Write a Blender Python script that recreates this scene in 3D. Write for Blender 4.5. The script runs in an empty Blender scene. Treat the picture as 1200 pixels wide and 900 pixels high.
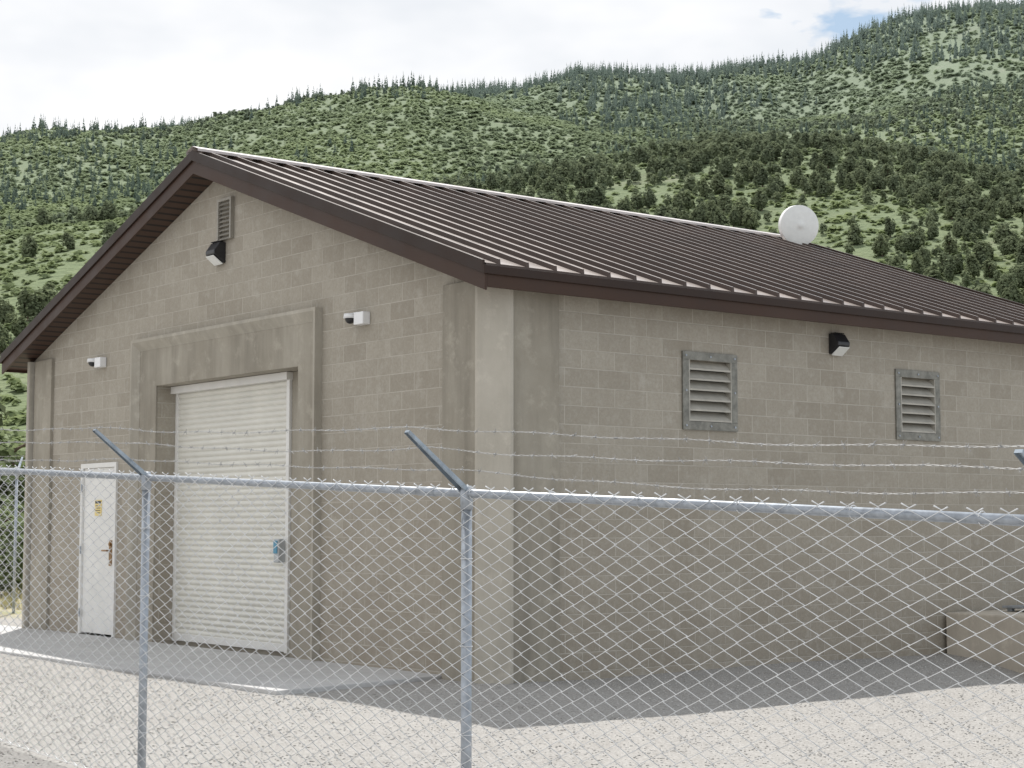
import bpy, math, random
import numpy as np
from mathutils import Vector
R = math.radians
random.seed(4)
rng = np.random.default_rng(7)
scene = bpy.context.scene
scene.view_settings.view_transform = 'Standard'
scene.view_settings.look = 'None'
scene.view_settings.exposure = 0
COL = scene.collection
H = 1.36

# ------------------------------------------------------------------ materials
class NT:
    def __init__(s, name, world=None):
        if world is None:
            s.m = bpy.data.materials.new(name); s.m.use_nodes = True
            s.t = s.m.node_tree
        else:
            s.m = world; s.t = world.node_tree
        s.t.nodes.clear()
    def n(s, typ, **kw):
        nd = s.t.nodes.new(typ)
        for k, v in kw.items():
            setattr(nd, k, v)
        return nd
    def l(s, a, b):
        s.t.links.new(a, b)
    def val(s, nd, key, v):
        if isinstance(v, bpy.types.NodeSocket):
            s.l(v, nd.inputs[key])
        else:
            nd.inputs[key].default_value = v
    def math(s, op, a, b=0.0, clamp=False):
        nd = s.n('ShaderNodeMath', operation=op, use_clamp=clamp)
        s.val(nd, 0, a); s.val(nd, 1, b)
        return nd.outputs[0]
    def mix(s, f, a, b, blend='MIX'):
        nd = s.n('ShaderNodeMix', data_type='RGBA', blend_type=blend)
        s.val(nd, 0, f)
        for i, v in ((6, a), (7, b)):
            if isinstance(v, tuple) and len(v) == 3: v = (*v, 1)
            s.val(nd, i, v)
        return nd.outputs[2]
    def noise(s, vec, scale, detail=3, rough=0.55, dist=0.0):
        nd = s.n('ShaderNodeTexNoise')
        nd.inputs['Scale'].default_value = scale
        nd.inputs['Detail'].default_value = detail
        nd.inputs['Roughness'].default_value = rough
        nd.inputs['Distortion'].default_value = dist
        if vec is not None: s.l(vec, nd.inputs['Vector'])
        return nd.outputs[0]
    def ramp(s, f, lo, hi, a=0.0, b=1.0):
        nd = s.n('ShaderNodeMapRange')
        s.val(nd, 0, f)
        for i, v in zip((1, 2, 3, 4), (lo, hi, a, b)): nd.inputs[i].default_value = v
        return nd.outputs[0]
    def bump(s, h, strength=0.3, dist=0.01, normal=None):
        nd = s.n('ShaderNodeBump')
        nd.inputs['Strength'].default_value = strength
        nd.inputs['Distance'].default_value = dist
        s.l(h, nd.inputs['Height'])
        if normal is not None: s.l(normal, nd.inputs['Normal'])
        return nd.outputs[0]
    def out(s, color, rough=0.8, metal=0.0, spec=0.5, normal=None):
        p = s.n('ShaderNodeBsdfPrincipled')
        if isinstance(color, tuple) and len(color) == 3: color = (*color, 1)
        s.val(p, 'Base Color', color); s.val(p, 'Roughness', rough)
        s.val(p, 'Metallic', metal); s.val(p, 'Specular IOR Level', spec)
        if normal is not None: s.l(normal, p.inputs['Normal'])
        o = s.n('ShaderNodeOutputMaterial')
        s.l(p.outputs[0], o.inputs[0])
        return s.m
    def obj(s):
        return s.n('ShaderNodeTexCoord').outputs['Object']
    def pos(s):
        return s.n('ShaderNodeNewGeometry').outputs['Position']

def simple(name, col, rough=0.6, metal=0.0, var=0.15, scale=6.0, spec=0.5, bump=0.0):
    t = NT(name); o = t.obj()
    nz = t.noise(o, scale, 3, 0.6)
    f = t.ramp(nz, 0.3, 0.7)
    d = tuple(c * (1 - var) for c in col); b = tuple(min(1, c * (1 + var)) for c in col)
    c = t.mix(f, d, b)
    return t.out(c, rough, metal, spec, None)

def mat_block():
    t = NT('block_masonry'); o = t.obj()
    sp = t.n('ShaderNodeSeparateXYZ'); t.l(o, sp.inputs[0])
    s = t.math('ADD', sp.outputs[0], sp.outputs[1])
    cb = t.n('ShaderNodeCombineXYZ'); t.l(s, cb.inputs[0]); t.l(sp.outputs[2], cb.inputs[1])
    br = t.n('ShaderNodeTexBrick', offset=0.5)
    t.l(cb.outputs[0], br.inputs['Vector'])
    br.inputs['Color1'].default_value = (.335, .302, .250, 1)
    br.inputs['Color2'].default_value = (.425, .390, .330, 1)
    br.inputs['Mortar'].default_value = (.39, .36, .305, 1)
    br.inputs['Scale'].default_value = 1
    br.inputs['Mortar Size'].default_value = .006
    br.inputs['Mortar Smooth'].default_value = .3
    br.inputs['Brick Width'].default_value = .42
    br.inputs['Row Height'].default_value = .178
    big = t.noise(o, 0.55, 4, 0.6)
    c = t.mix(t.ramp(big, .35, .7, 0, .35), br.outputs['Color'], (.46, .43, .365))
    mp = t.n('ShaderNodeMapping'); mp.inputs['Scale'].default_value = (2.2, 2.2, .22)
    t.l(o, mp.inputs[0])
    st = t.noise(mp.outputs[0], 1.6, 4, .6)
    c = t.mix(t.ramp(st, .5, .78, 0, .32), c, (.28, .245, .195))
    low = t.ramp(sp.outputs[2], 0.0, 2.2, .34, 0)
    c = t.mix(low, c, (.30, .248, .19))
    fine = t.noise(o, 32, 4, .8)
    c = t.mix(t.ramp(fine, .35, .65, .0, .42), c, (.25, .22, .178))
    md = t.noise(o, 9, 4, .7)
    c = t.mix(t.ramp(md, .5, .68, .0, .3), c, (.49, .465, .41))
    ef = t.noise(o, 3.1, 6, .75)
    c = t.mix(t.ramp(ef, .56, .76, 0, .5), c, (.56, .535, .48))
    mf = t.math('MULTIPLY', br.outputs['Fac'], t.ramp(t.noise(o, 2.3, 3), .3, .7, .35, .85))
    c = t.mix(mf, c, (.53, .495, .43))
    inv = t.math('SUBTRACT', 1.0, br.outputs['Fac'])
    n1 = t.bump(inv, .6, .007)
    n2 = t.bump(fine, .5, .009, n1)
    return t.out(c, .92, 0, .2, n2)

def mat_concrete(name, dark, light, sc=1.0, stain=.5):
    t = NT(name); o = t.obj()
    c = t.mix(t.ramp(t.noise(o, 1.3 * sc, 5, .65), .3, .7), dark, light)
    mp = t.n('ShaderNodeMapping'); mp.inputs['Scale'].default_value = (3, 3, .35)
    t.l(o, mp.inputs[0])
    c = t.mix(t.ramp(t.noise(mp.outputs[0], 1.5, 4, .6), .42, .72, 0, stain), c, tuple(x * .55 for x in dark))
    sp = t.n('ShaderNodeTexVoronoi'); sp.inputs['Scale'].default_value = 60; t.l(o, sp.inputs['Vector'])
    c = t.mix(t.ramp(sp.outputs['Distance'], .0, .12, .3, 0), c, tuple(x * .5 for x in dark))
    c = t.mix(t.ramp(t.noise(o, 4, 6, .75), .54, .68, 0, .5), c, tuple(min(1, x * 1.22) for x in light))
    return t.out(c, .88, 0, .25, t.bump(t.noise(o, 30, 3, .7), .35, .007))

M = {}
M['block'] = mat_block()
M['conc'] = mat_concrete('cast_concrete', (.29, .262, .213), (.385, .355, .298))
M['conc2'] = mat_concrete('cast_concrete_rib_lit', (.41, .38, .32), (.51, .475, .41), 1, .3)  # paler concrete: the angled face's brighter shading is put into the colour
M['conc3'] = mat_concrete('cast_concrete_border', (.36, .33, .275), (.46, .43, .37), 1, .4)
M['slab'] = mat_concrete('slab_concrete', (.46, .455, .45), (.55, .545, .535), .7, .25)
M['stairc'] = mat_concrete('stair_concrete', (.48, .43, .36), (.58, .53, .45), 1, .3)
M['white'] = simple('white_paint', (.74, .73, .70), .45, 0, .06, 3)
M['doorw'] = simple('door_slats', (.70, .685, .625), .42, 0.0, .06, 2.2)
M['white2'] = simple('white_plastic', (.8, .8, .8), .35, 0, .03)
M['black'] = simple('black_housing', (.02, .02, .022), .35, 0, .2)
M['dark'] = simple('dark_interior', (.02, .018, .015), .9)
M['lens'] = simple('frosted_lens', (.75, .76, .74), .15, 0, .05, 10)
M['galv'] = simple('galvanized_steel', (.36, .39, .43), .42, .55, .2, 25)
M['wire'] = simple('galvanized_wire', (.74, .75, .76), .42, .25, .15, 8)
M['bwire'] = simple('barbed_wire_steel', (.36, .36, .355), .5, .3, .2, 8)
M['arm'] = simple('galvanized_arm', (.33, .38, .43), .4, .5, .2, 20)
M['louver'] = simple('louver_metal', (.42, .40, .35), .5, .1, .12, 8)
M['louver2'] = simple('gable_louver_metal', (.32, .30, .26), .5, .1, .12, 8)
M['vframe'] = simple('vent_frame_steel', (.22, .215, .19), .5, .4, .3, 14)
M['brass'] = simple('worn_brass', (.28, .17, .08), .4, .8, .3, 20)
M['yellow'] = simple('yellow_sign', (.78, .62, .25), .5, 0, .05)
M['blue'] = simple('blue_plastic', (.08, .28, .42), .4, 0, .1)
M['grey'] = simple('grey_box', (.45, .47, .48), .4, .2, .1)

def mat_roof(name, base, rough, spec=.5, metal=0.0):
    t = NT(name); o = t.obj()
    c = t.mix(t.ramp(t.noise(o, 1.5, 4), .3, .7), tuple(x * .85 for x in base), tuple(x * 1.15 for x in base))
    r = t.ramp(t.noise(o, 3, 4), .3, .7, rough - .05, rough + .08)
    return t.out(c, r, metal, spec, t.bump(t.noise(o, 1.2, 2), .15, .02))
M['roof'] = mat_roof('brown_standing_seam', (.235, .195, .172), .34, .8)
M['rib'] = mat_roof('brown_seam_shaded', (.062, .042, .034), .42, .4)  # seam sides: their shade painted as a darker copy of the brown
M['ribtop'] = mat_roof('brown_seam_lit', (.33, .29, .265), .3, .8)  # seam tops: the light they catch painted as a paler brown
M['trim'] = mat_roof('brown_trim', (.050, .027, .018), .45, .25)
M['trim2'] = mat_roof('brown_trim_edge', (.030, .017, .012), .45, .25)
M['ridge'] = mat_roof('ridge_cap_glint', (.55, .5, .48), .3, .8)  # sun glint along the ridge painted into a pale base colour

def mat_soffit():
    t = NT('ribbed_soffit'); o = t.obj()
    sp = t.n('ShaderNodeSeparateXYZ'); t.l(o, sp.inputs[0])
    fr = t.math('FRACT', t.math('MULTIPLY', sp.outputs[1], 7.0))
    f = t.math('LESS_THAN', fr, .28)
    c = t.mix(f, (.066, .038, .027), (.010, .007, .006))
    return t.out(c, .5, 0, .3, t.bump(f, -.6, .01))
M['soffit'] = mat_soffit()

def mat_ground():
    t = NT('gravel_ground'); p = t.pos()
    v = t.n('ShaderNodeTexVoronoi'); v.inputs['Scale'].default_value = 50; t.l(p, v.inputs['Vector'])
    v2 = t.n('ShaderNodeTexVoronoi'); v2.inputs['Scale'].default_value = 105; t.l(p, v2.inputs['Vector'])
    bw = t.n('ShaderNodeRGBToBW'); t.l(v.outputs['Color'], bw.inputs[0])
    bw2 = t.n('ShaderNodeRGBToBW'); t.l(v2.outputs['Color'], bw2.inputs[0])
    c = t.mix(t.ramp(bw.outputs[0], .15, .85), (.27, .258, .242), (.435, .422, .402))
    c = t.mix(.4, c, t.mix(bw2.outputs[0], (.24, .229, .214), (.46, .448, .43)))
    c = t.mix(t.ramp(v.outputs['Distance'], .45, .75, 0, .35), c, (.17, .16, .148))
    c = t.mix(t.ramp(t.noise(p, .5, 4), .35, .7, 0, .28), c, (.40, .385, .362))
    c = t.mix(t.ramp(t.noise(p, 1.7, 4, .7), .5, .7, 0, .25), c, (.265, .247, .222))
    sp = t.n('ShaderNodeSeparateXYZ'); t.l(p, sp.inputs[0])
    g = t.mix(t.ramp(t.noise(p, 1.2, 5, .7), .42, .68), (.42, .37, .27), (.24, .26, .11))
    wob = t.math('MULTIPLY', t.noise(p, .35, 3), 6.0)
    f = t.ramp(t.math('ADD', sp.outputs[1], wob), 29.5, 31.5)
    c = t.mix(f, c, g)
    hh = t.math('SUBTRACT', 1.0, v.outputs['Distance'])
    n1 = t.bump(hh, .6, .012)
    n2 = t.bump(v2.outputs['Distance'], -.4, .006, n1)
    return t.out(c, .95, 0, .15, n2)
M['ground'] = mat_ground()

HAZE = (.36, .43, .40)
def haze(t, c, p, amt=.5):  # aerial haze painted into the base colour, stronger with distance
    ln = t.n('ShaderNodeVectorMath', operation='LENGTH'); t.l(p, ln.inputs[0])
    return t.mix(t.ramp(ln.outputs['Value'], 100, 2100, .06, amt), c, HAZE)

def mat_hill():
    t = NT('hillside_soil'); p = t.pos()
    c = t.mix(t.ramp(t.noise(p, .03, 6, .65), .55, .72), (.16, .19, .09), (.25, .24, .165))
    c = t.mix(t.ramp(t.noise(p, .15, 5, .7), .4, .62, 0, .8), c, (.145, .18, .082))
    c = t.mix(t.ramp(t.noise(p, .45, 3, .7), .45, .62, 0, .6), c, (.11, .142, .065))
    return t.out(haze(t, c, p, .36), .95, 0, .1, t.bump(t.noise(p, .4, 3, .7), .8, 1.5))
M['hill'] = mat_hill()

def mat_leaf(name, dark, light, nscale=.5, attr=True, amt=.55, trans=.33):
    t = NT(name); p = t.pos()
    if attr:
        a = t.n('ShaderNodeAttribute', attribute_name='tint').outputs['Fac']
    else:
        a = t.n('ShaderNodeObjectInfo').outputs['Random']
    nz = t.ramp(t.noise(p, nscale, 1, .6), .3, .7)
    f = t.math('ADD', t.math('MULTIPLY', a, .65), t.math('MULTIPLY', nz, .35))
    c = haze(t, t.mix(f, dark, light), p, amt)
    d = t.n('ShaderNodeBsdfDiffuse'); t.l(c, d.inputs[0])
    tr = t.n('ShaderNodeBsdfTranslucent'); t.l(c, tr.inputs[0])
    m = t.n('ShaderNodeMixShader'); m.inputs[0].default_value = trans
    t.l(d.outputs[0], m.inputs[1]); t.l(tr.outputs[0], m.inputs[2])
    o = t.n('ShaderNodeOutputMaterial'); t.l(m.outputs[0], o.inputs[0])
    return t.m
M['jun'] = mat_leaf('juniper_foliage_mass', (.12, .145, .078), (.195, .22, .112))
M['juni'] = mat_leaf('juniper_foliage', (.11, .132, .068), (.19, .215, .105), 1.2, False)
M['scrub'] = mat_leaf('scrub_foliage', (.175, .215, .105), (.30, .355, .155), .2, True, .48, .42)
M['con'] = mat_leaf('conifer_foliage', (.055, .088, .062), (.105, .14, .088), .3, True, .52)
M['bark'] = simple('tree_bark', (.12, .09, .065), .95, 0, .3, 5)
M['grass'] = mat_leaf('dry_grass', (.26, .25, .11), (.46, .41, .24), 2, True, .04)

# ------------------------------------------------------------------ mesh helpers
def link(ob, parent=None):
    COL.objects.link(ob)
    if parent is not None: ob.parent = parent
    return ob

def mesh_obj(name, verts, faces, mat, parent=None, smooth=False, bevel=0):
    me = bpy.data.meshes.new(name)
    me.from_pydata([tuple(v) for v in verts], [], [tuple(f) for f in faces])
    mats = mat if isinstance(mat, list) else [mat]
    for m in mats: me.materials.append(m)
    me.validate(); me.update()
    if smooth:
        me.polygons.foreach_set('use_smooth', [True] * len(me.polygons))
    ob = bpy.data.objects.new(name, me)
    link(ob, parent)
    if bevel:
        b = ob.modifiers.new('bevel', 'BEVEL'); b.width = bevel; b.segments = 2
        b.limit_method = 'ANGLE'
    return ob

class MB:
    def __init__(s): s.v = []; s.f = []
    def add(s, vs, fs):
        o = len(s.v); s.v += [tuple(v) for v in vs]; s.f += [tuple(i + o for i in f) for f in fs]
    def box(s, x0, x1, y0, y1, z0, z1):
        vs = [(x, y, z) for x in (x0, x1) for y in (y0, y1) for z in (z0, z1)]
        s.add(vs, [(0, 1, 3, 2), (4, 6, 7, 5), (0, 4, 5, 1), (2, 3, 7, 6), (0, 2, 6, 4), (1, 5, 7, 3)])
    def prism(s, pts, d0, d1, axis):
        def mk(p, d):
            if axis == 'x': return (d, p[0], p[1])
            if axis == 'y': return (p[0], d, p[1])
            return (p[0], p[1], d)
        n = len(pts)
        vs = [mk(p, d0) for p in pts] + [mk(p, d1) for p in pts]
        fs = [tuple(range(n)), tuple(range(2 * n - 1, n - 1, -1))]
        fs += [(i, (i + 1) % n, n + (i + 1) % n, n + i) for i in range(n)]
        s.add(vs, fs)
    def tube(s, pts, r, sides=6, caps=True):
        pts = [Vector(p) for p in pts]; n = len(pts); vs = []; fs = []
        for i, p in enumerate(pts):
            t = (pts[min(i + 1, n - 1)] - pts[max(i - 1, 0)]).normalized()
            ref = Vector((0, 0, 1)) if abs(t.z) < .9 else Vector((1, 0, 0))
            u = t.cross(ref).normalized(); w = u.cross(t)
            rr = r[i] if isinstance(r, (list, tuple)) else r
            for k in range(sides):
                a = 2 * math.pi * k / sides
                vs.append(p + (u * math.cos(a) + w * math.sin(a)) * rr)
        for i in range(n - 1):
            for k in range(sides):
                k2 = (k + 1) % sides
                fs.append((i * sides + k, i * sides + k2, (i + 1) * sides + k2, (i + 1) * sides + k))
        if caps:
            fs.append(tuple(range(sides))); fs.append(tuple((n - 1) * sides + k for k in range(sides - 1, -1, -1)))
        s.add(vs, fs)
    def obj(s, name, mat, parent=None, smooth=False, bevel=0):
        o = mesh_obj(name, s.v, s.f, mat, parent, smooth, bevel)
        import bmesh
        bm = bmesh.new(); bm.from_mesh(o.data)
        bmesh.ops.recalc_face_normals(bm, faces=bm.faces); bm.to_mesh(o.data); bm.free()
        return o

def empty(name, loc=(0, 0, 0), rz=0, parent=None):
    e = bpy.data.objects.new(name, None); e.empty_display_size = .3
    e.location = loc; e.rotation_euler = (0, 0, rz)
    return link(e, parent)

def fast_mesh(name, V, F, mat, tint=None):
    me = bpy.data.meshes.new(name)
    n = len(V); m, k = F.shape
    me.vertices.add(n); me.vertices.foreach_set('co', V.astype(np.float32).ravel())
    me.loops.add(m * k); me.loops.foreach_set('vertex_index', F.astype(np.int32).ravel())
    me.polygons.add(m); me.polygons.foreach_set('loop_start', np.arange(0, m * k, k, dtype=np.int32))
    me.update(calc_edges=True)
    if tint is not None:
        a = me.attributes.new('tint', 'FLOAT', 'POINT'); a.data.foreach_set('value', tint.astype(np.float32))
    me.materials.append(mat)
    ob = bpy.data.objects.new(name, me); link(ob)
    return ob

def top(ob, label, cat, group=None):
    ob['label'] = label; ob['category'] = cat
    if group: ob['group'] = group

# ------------------------------------------------------------------ building frame
CX, CY = -.165, 15.8
ANG = math.atan2(.62, .785)
bx_, by_ = math.cos(ANG), math.sin(ANG)
def b2w(x, y): return (CX + bx_ * x - by_ * y, CY + by_ * x + bx_ * y)
def w2b(x, y):
    dx, dy_ = x - CX, y - CY
    return dx * bx_ + dy_ * by_, -dx * by_ + dy_ * bx_

# ------------------------------------------------------------------ noise + terrain
def vnoise(x, y, seed=0):
    xi = np.floor(x); yi = np.floor(y); fx = x - xi; fy = y - yi
    fx = fx * fx * (3 - 2 * fx); fy = fy * fy * (3 - 2 * fy)
    def h(a, b):
        s = np.sin(a * 127.1 + b * 311.7 + seed * 74.7) * 43758.5453
        return s - np.floor(s)
    return (h(xi, yi) * (1 - fx) + h(xi + 1, yi) * fx) * (1 - fy) + (h(xi, yi + 1) * (1 - fx) + h(xi + 1, yi + 1) * fx) * fy
def fbm(x, y, seed=0, o=5):
    r = 0; a = .5
    for i in range(o):
        r = r + a * vnoise(x * 2 ** i, y * 2 ** i, seed + i); a *= .5
    return r
def sst(x, a, b):
    t = np.clip((x - a) / (b - a), 0, 1); return t * t * (3 - 2 * t)

def ground_z(x, y):
    x = np.asarray(x, float); y = np.asarray(y, float)
    pl = -.06 - .028 * (x + .165) + .036 * (y - 15.8)
    z = np.minimum(-.06, np.maximum(pl, -1.2))
    lx, ly = w2b(x, y)
    dip = .22 * sst(lx, 4.5, 7.0) * sst(-ly, .0, 1.8)
    # gravel is graded up to the edge of the apron
    k = sst(lx, -3.8, -2.2) * sst(ly, -.8, .6)
    z = z - dip
    return z * (1 - k) + np.maximum(z, -.075) * k

UX = lambda px: (np.array(px) - 600) / 2041.
U_N = UX([-300, 0, 200, 400, 520, 620, 720, 850, 1000, 1100, 1200, 1500])
E_N = np.array([.165, .172, .182, .185, .192, .203, .213, .221, .218, .208, .197, .19])
U_A = UX([-300, 0, 150, 300, 430, 480, 560, 650, 720, 800, 900, 1000, 1200, 1500])
E_A = np.array([.215, .2255, .2315, .245, .2555, .2575, .251, .240, .232, .236, .232, .238, .26, .27])
U_B = UX([-300, 0, 300, 480, 560, 680, 830, 960, 1010, 1070, 1130, 1200, 1500])
E_B = np.array([.19, .21, .235, .25, .2545, .2665, .269, .272, .279, .290, .297, .300, .305])
def terrain(u, Y):
    en = np.interp(u, U_N, E_N); ea = np.interp(u, U_A, E_A); eb = np.interp(u, U_B, E_B)
    Y1 = 430 + 60 * np.sin(u * 9 + .6)
    cps = [(45 + 0 * u, -.035 + 0 * u), (Y1, en), (Y1 + 150, en - .016), (1150 + 0 * u, ea),
           (1330 + 0 * u, ea - .016), (1950 + 0 * u, eb), (2700 + 0 * u, eb - .07)]
    E = np.full_like(Y, -.035)
    for (y0, e0), (y1, e1) in zip(cps[:-1], cps[1:]):
        t = np.clip((Y - y0) / (y1 - y0), 0, 1)
        s = t * t * (3 - 2 * t) * .55 + t * .45
        if y0 is cps[0][0]: s = t * t * (3 - 2 * t) * .5 + (1 - (1 - t) ** 1.6) * .5
        E = np.where((Y >= y0) & (Y <= y1), e0 + (e1 - e0) * s, E)
    E = np.where(Y > 2700, eb - .07, E)
    X = u * Y
    damp = np.clip((Y - 45) / 200, 0, 1)
    g = fbm(X / 210 + 3, Y / 330, 2) - .5
    g2 = np.abs(fbm(X / 95, Y / 300 + 9, 5) - .5)
    E = E + damp * (g * .022 - g2 * .022 + .002)
    z = H + E * Y
    return np.where(Y <= 46, -.3, np.where(Y < 60, np.minimum(z, -.3 + (z + .3) * (Y - 46) / 14), z))

nu, ny = 420, 460
us = np.linspace(-.95, .95, nu); ys = np.geomspace(44, 2700, ny)
UU, YY = np.meshgrid(us, ys)
ZZ = terrain(UU, YY)
V = np.stack([UU * YY, YY, ZZ], -1).reshape(-1, 3)
idx = np.arange(nu * ny).reshape(ny, nu)
F = np.stack([idx[:-1, :-1], idx[:-1, 1:], idx[1:, 1:], idx[1:, :-1]], -1).reshape(-1, 4)
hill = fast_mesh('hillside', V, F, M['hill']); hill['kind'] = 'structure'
hill.data.polygons.foreach_set('use_smooth', [True] * len(hill.data.polygons))

gx = np.concatenate([np.linspace(-160, -16, 20), np.linspace(-15, 15, 121), np.linspace(16, 160, 20)])
gy = np.concatenate([np.linspace(-60, 5, 14), np.linspace(6, 26, 81), np.linspace(27, 62, 18)])
GX, GY = np.meshgrid(gx, gy)
GZ = ground_z(GX, GY) + (fbm(GX * .9, GY * .9, 3) - .5) * .05
V = np.stack([GX, GY, GZ], -1).reshape(-1, 3)
idx = np.arange(GX.size).reshape(GX.shape)
F = np.stack([idx[:-1, :-1], idx[:-1, 1:], idx[1:, 1:], idx[1:, :-1]], -1).reshape(-1, 4)
g = fast_mesh('ground', V, F, M['ground']); g['kind'] = 'structure'
g.data.polygons.foreach_set('use_smooth', [True] * len(g.data.polygons))

# ------------------------------------------------------------------ vegetation
def quads(P, N, S, asp=1.0):
    k = len(P)
    N = N / (np.linalg.norm(N, axis=1, keepdims=True) + 1e-9)
    r = rng.normal(size=(k, 3)); T = np.cross(N, r); T /= np.linalg.norm(T, axis=1, keepdims=True) + 1e-9
    B = np.cross(N, T)
    S = S[:, None] * .5
    c = [P - T * S - B * S * asp * .6, P + T * S * .8 - B * S * asp, P + T * S + B * S * asp * .7, P - T * S * .7 + B * S * asp]
    V = np.stack(c, 1).reshape(-1, 3)
    return V, np.arange(4 * k).reshape(k, 4)

def crown(n, lobes, size, inner=.3, upb=.6):
    L = len(lobes); w = np.array([l[1][0] * l[1][2] for l in lobes]); w = w / w.sum()
    ch = rng.choice(L, n, p=w)
    C = np.array([l[0] for l in lobes])[ch]; RR = np.array([l[1] for l in lobes])[ch]
    D = rng.normal(size=(n, 3)); D /= np.linalg.norm(D, axis=1, keepdims=True)
    rad = np.where(rng.random(n) < inner, rng.uniform(.3, .8, n), rng.uniform(.82, 1.12, n))
    P = C + D * RR * rad[:, None]
    P[:, 2] = np.maximum(P[:, 2], .06)
    N = D + rng.normal(size=(n, 3)) * .45 + np.array([0, 0, upb])
    return quads(P, N, size * rng.uniform(.6, 1.3, n))

def juniper_lobes(k=7, upright=False):
    lb = [((0, 0, .5), (.24, .24, .42) if upright else (.30, .30, .40))]
    for i in range(k):
        a = rng.uniform(0, 6.28); r = rng.uniform(.12, .32) * (.7 if upright else 1); z = rng.uniform(.15, .86)
        q = rng.uniform(.10, .22) * (1.15 - z * .5)
        lb.append(((r * math.cos(a) * (1.15 - z * .75), r * math.sin(a) * (1.15 - z * .75), z), (q, q, q * 1.25)))
    return lb
def conifer(n, size, wid=.17):
    t = rng.random(n) ** .75 * .95 + .03; t = 1 - t; t = np.clip(t, .04, 1)
    a = rng.uniform(0, 6.283, n)
    tier = .75 + .35 * (1 - (t * 9) % 1)
    r = wid * (1 - t) ** .8 * tier * rng.uniform(.55, 1.05, n)
    P = np.stack([r * np.cos(a), r * np.sin(a), t], 1)
    N = np.stack([np.cos(a), np.sin(a), np.full(n, .55)], 1) + rng.normal(size=(n, 3)) * .35
    V, F = quads(P, N, size * (1.15 - t) * rng.uniform(.7, 1.3, n))
    sv = np.array([[-.012, 0, .85], [.012, 0, .85], [.003, 0, 1.06], [-.003, 0, 1.06]])
    return np.vstack([V, sv]), np.vstack([F, [[len(V), len(V) + 1, len(V) + 2, len(V) + 3]]])

def merge_inst(name, variants, P, S, tint, mat, kind='stuff', wide=None):
    K = len(P); vi = rng.integers(0, len(variants), K); rot = rng.uniform(0, 6.283, K)
    w = wide if wide is not None else np.ones(K)
    Vs, Fs, Ts = [], [], []; off = 0
    for i, (bv, bf) in enumerate(variants):
        m = np.where(vi == i)[0]
        if len(m) == 0: continue
        c, s = np.cos(rot[m])[:, None], np.sin(rot[m])[:, None]
        sx = (S[m] * w[m])[:, None]
        x = (bv[None, :, 0] * c - bv[None, :, 1] * s) * sx + P[m, 0:1]
        y = (bv[None, :, 0] * s + bv[None, :, 1] * c) * sx + P[m, 1:2]
        z = bv[None, :, 2] * S[m][:, None] + P[m, 2:3]
        Vv = np.stack([x, y, z], -1).reshape(-1, 3)
        n = len(bv)
        Ff = (bf[None] + (np.arange(len(m)) * n)[:, None, None]).reshape(-1, bf.shape[1]) + off
        Vs.append(Vv); Fs.append(Ff); Ts.append(np.repeat(tint[m], n)); off += len(Vv)
    ob = fast_mesh(name, np.vstack(Vs), np.vstack(Fs), mat, np.concatenate(Ts))
    if kind: ob['kind'] = kind
    return ob

UL = .36
def sample(n, y0, y1, p=1.0, ulim=UL):
    u = rng.uniform(-ulim, ulim, n)
    t = rng.random(n) ** p
    Y = np.sqrt(y0 ** 2 + (y1 ** 2 - y0 ** 2) * t)
    return u, Y

# near juniper woodland
u, Y = sample(7600, 60, 580, 1.0)
X = u * Y
dens = fbm(X / 30, Y / 40, 11) + np.clip(u * 1.3, -.13, .11)
keep = dens + rng.uniform(-.16, .16, len(u)) > .485
u, Y, X = u[keep], Y[keep], X[keep]
Z = terrain(u, Y)
S = 1.9 + 3.2 * rng.random(len(u)) ** 1.2
tn = rng.random(len(u))
px = 600 + u * 2041 * .99
yroof = np.interp(px, [-200, 0, 218, 933, 1200, 1400], [600, 418, 180, 283, 360, 420])
yroof = np.where(px < 30, 700, yroof)
dy = (450 - yroof) / 2041; Er = (.0813 + .9967 * dy) / (.9967 - .0813 * dy)
vis = ((Z + S * .6 - H) / Y > Er) & (np.abs(px - 600) < 615)
score = np.where(vis, S / Y, -1)
order = np.argsort(-score)
near = order[:300]; rest = order[300:]
jun_ind = []
for k in range(9):
    lb = juniper_lobes(8 + k % 3, k % 3 == 0)
    cv, cf = crown(620, lb, .10)
    mb = MB()
    mb.v = [tuple(v) for v in cv]; mb.f = [tuple(f) for f in cf]
    nleaf = len(mb.f)
    mb.tube([(0, 0, -.06), (.01, .005, .2), (0, .02, .5), (.02, 0, .75)], [.035, .028, .018, .006], 6)
    for j in range(4):
        a = rng.uniform(0, 6.28)
        mb.tube([(0, 0, .12 + .08 * j), (.1 * math.cos(a), .1 * math.sin(a), .28 + .08 * j), (.2 * math.cos(a), .2 * math.sin(a), .4 + .08 * j)], [.015, .01, .004], 4)
    me = bpy.data.meshes.new('juniper_tree'); me.from_pydata(mb.v, [], mb.f)
    me.materials.append(M['juni']); me.materials.append(M['bark'])
    mi = np.zeros(len(me.polygons), dtype=np.int32); mi[nleaf:] = 1
    me.polygons.foreach_set('material_index', mi); me.update()
    jun_ind.append(me)
for i in near:
    ob = bpy.data.objects.new('juniper_tree', jun_ind[int(rng.integers(0, 9))])
    ob.location = (X[i], Y[i], Z[i] - .05)
    w = S[i] * rng.uniform(.85, 1.25)
    ob.scale = (w, w, S[i]); ob.rotation_euler = (0, 0, rng.uniform(0, 6.28))
    link(ob)
    top(ob, 'dark green bushy juniper tree growing on the hillside', 'tree', 'juniper trees on the hillside')
vj = [crown(100, juniper_lobes(6, i % 2 == 0), .17) for i in range(6)]
merge_inst('juniper_woodland', vj, np.stack([X, Y, Z], 1)[rest], S[rest], tn[rest], M['jun'], wide=rng.uniform(.85, 1.3, len(rest)))

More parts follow.
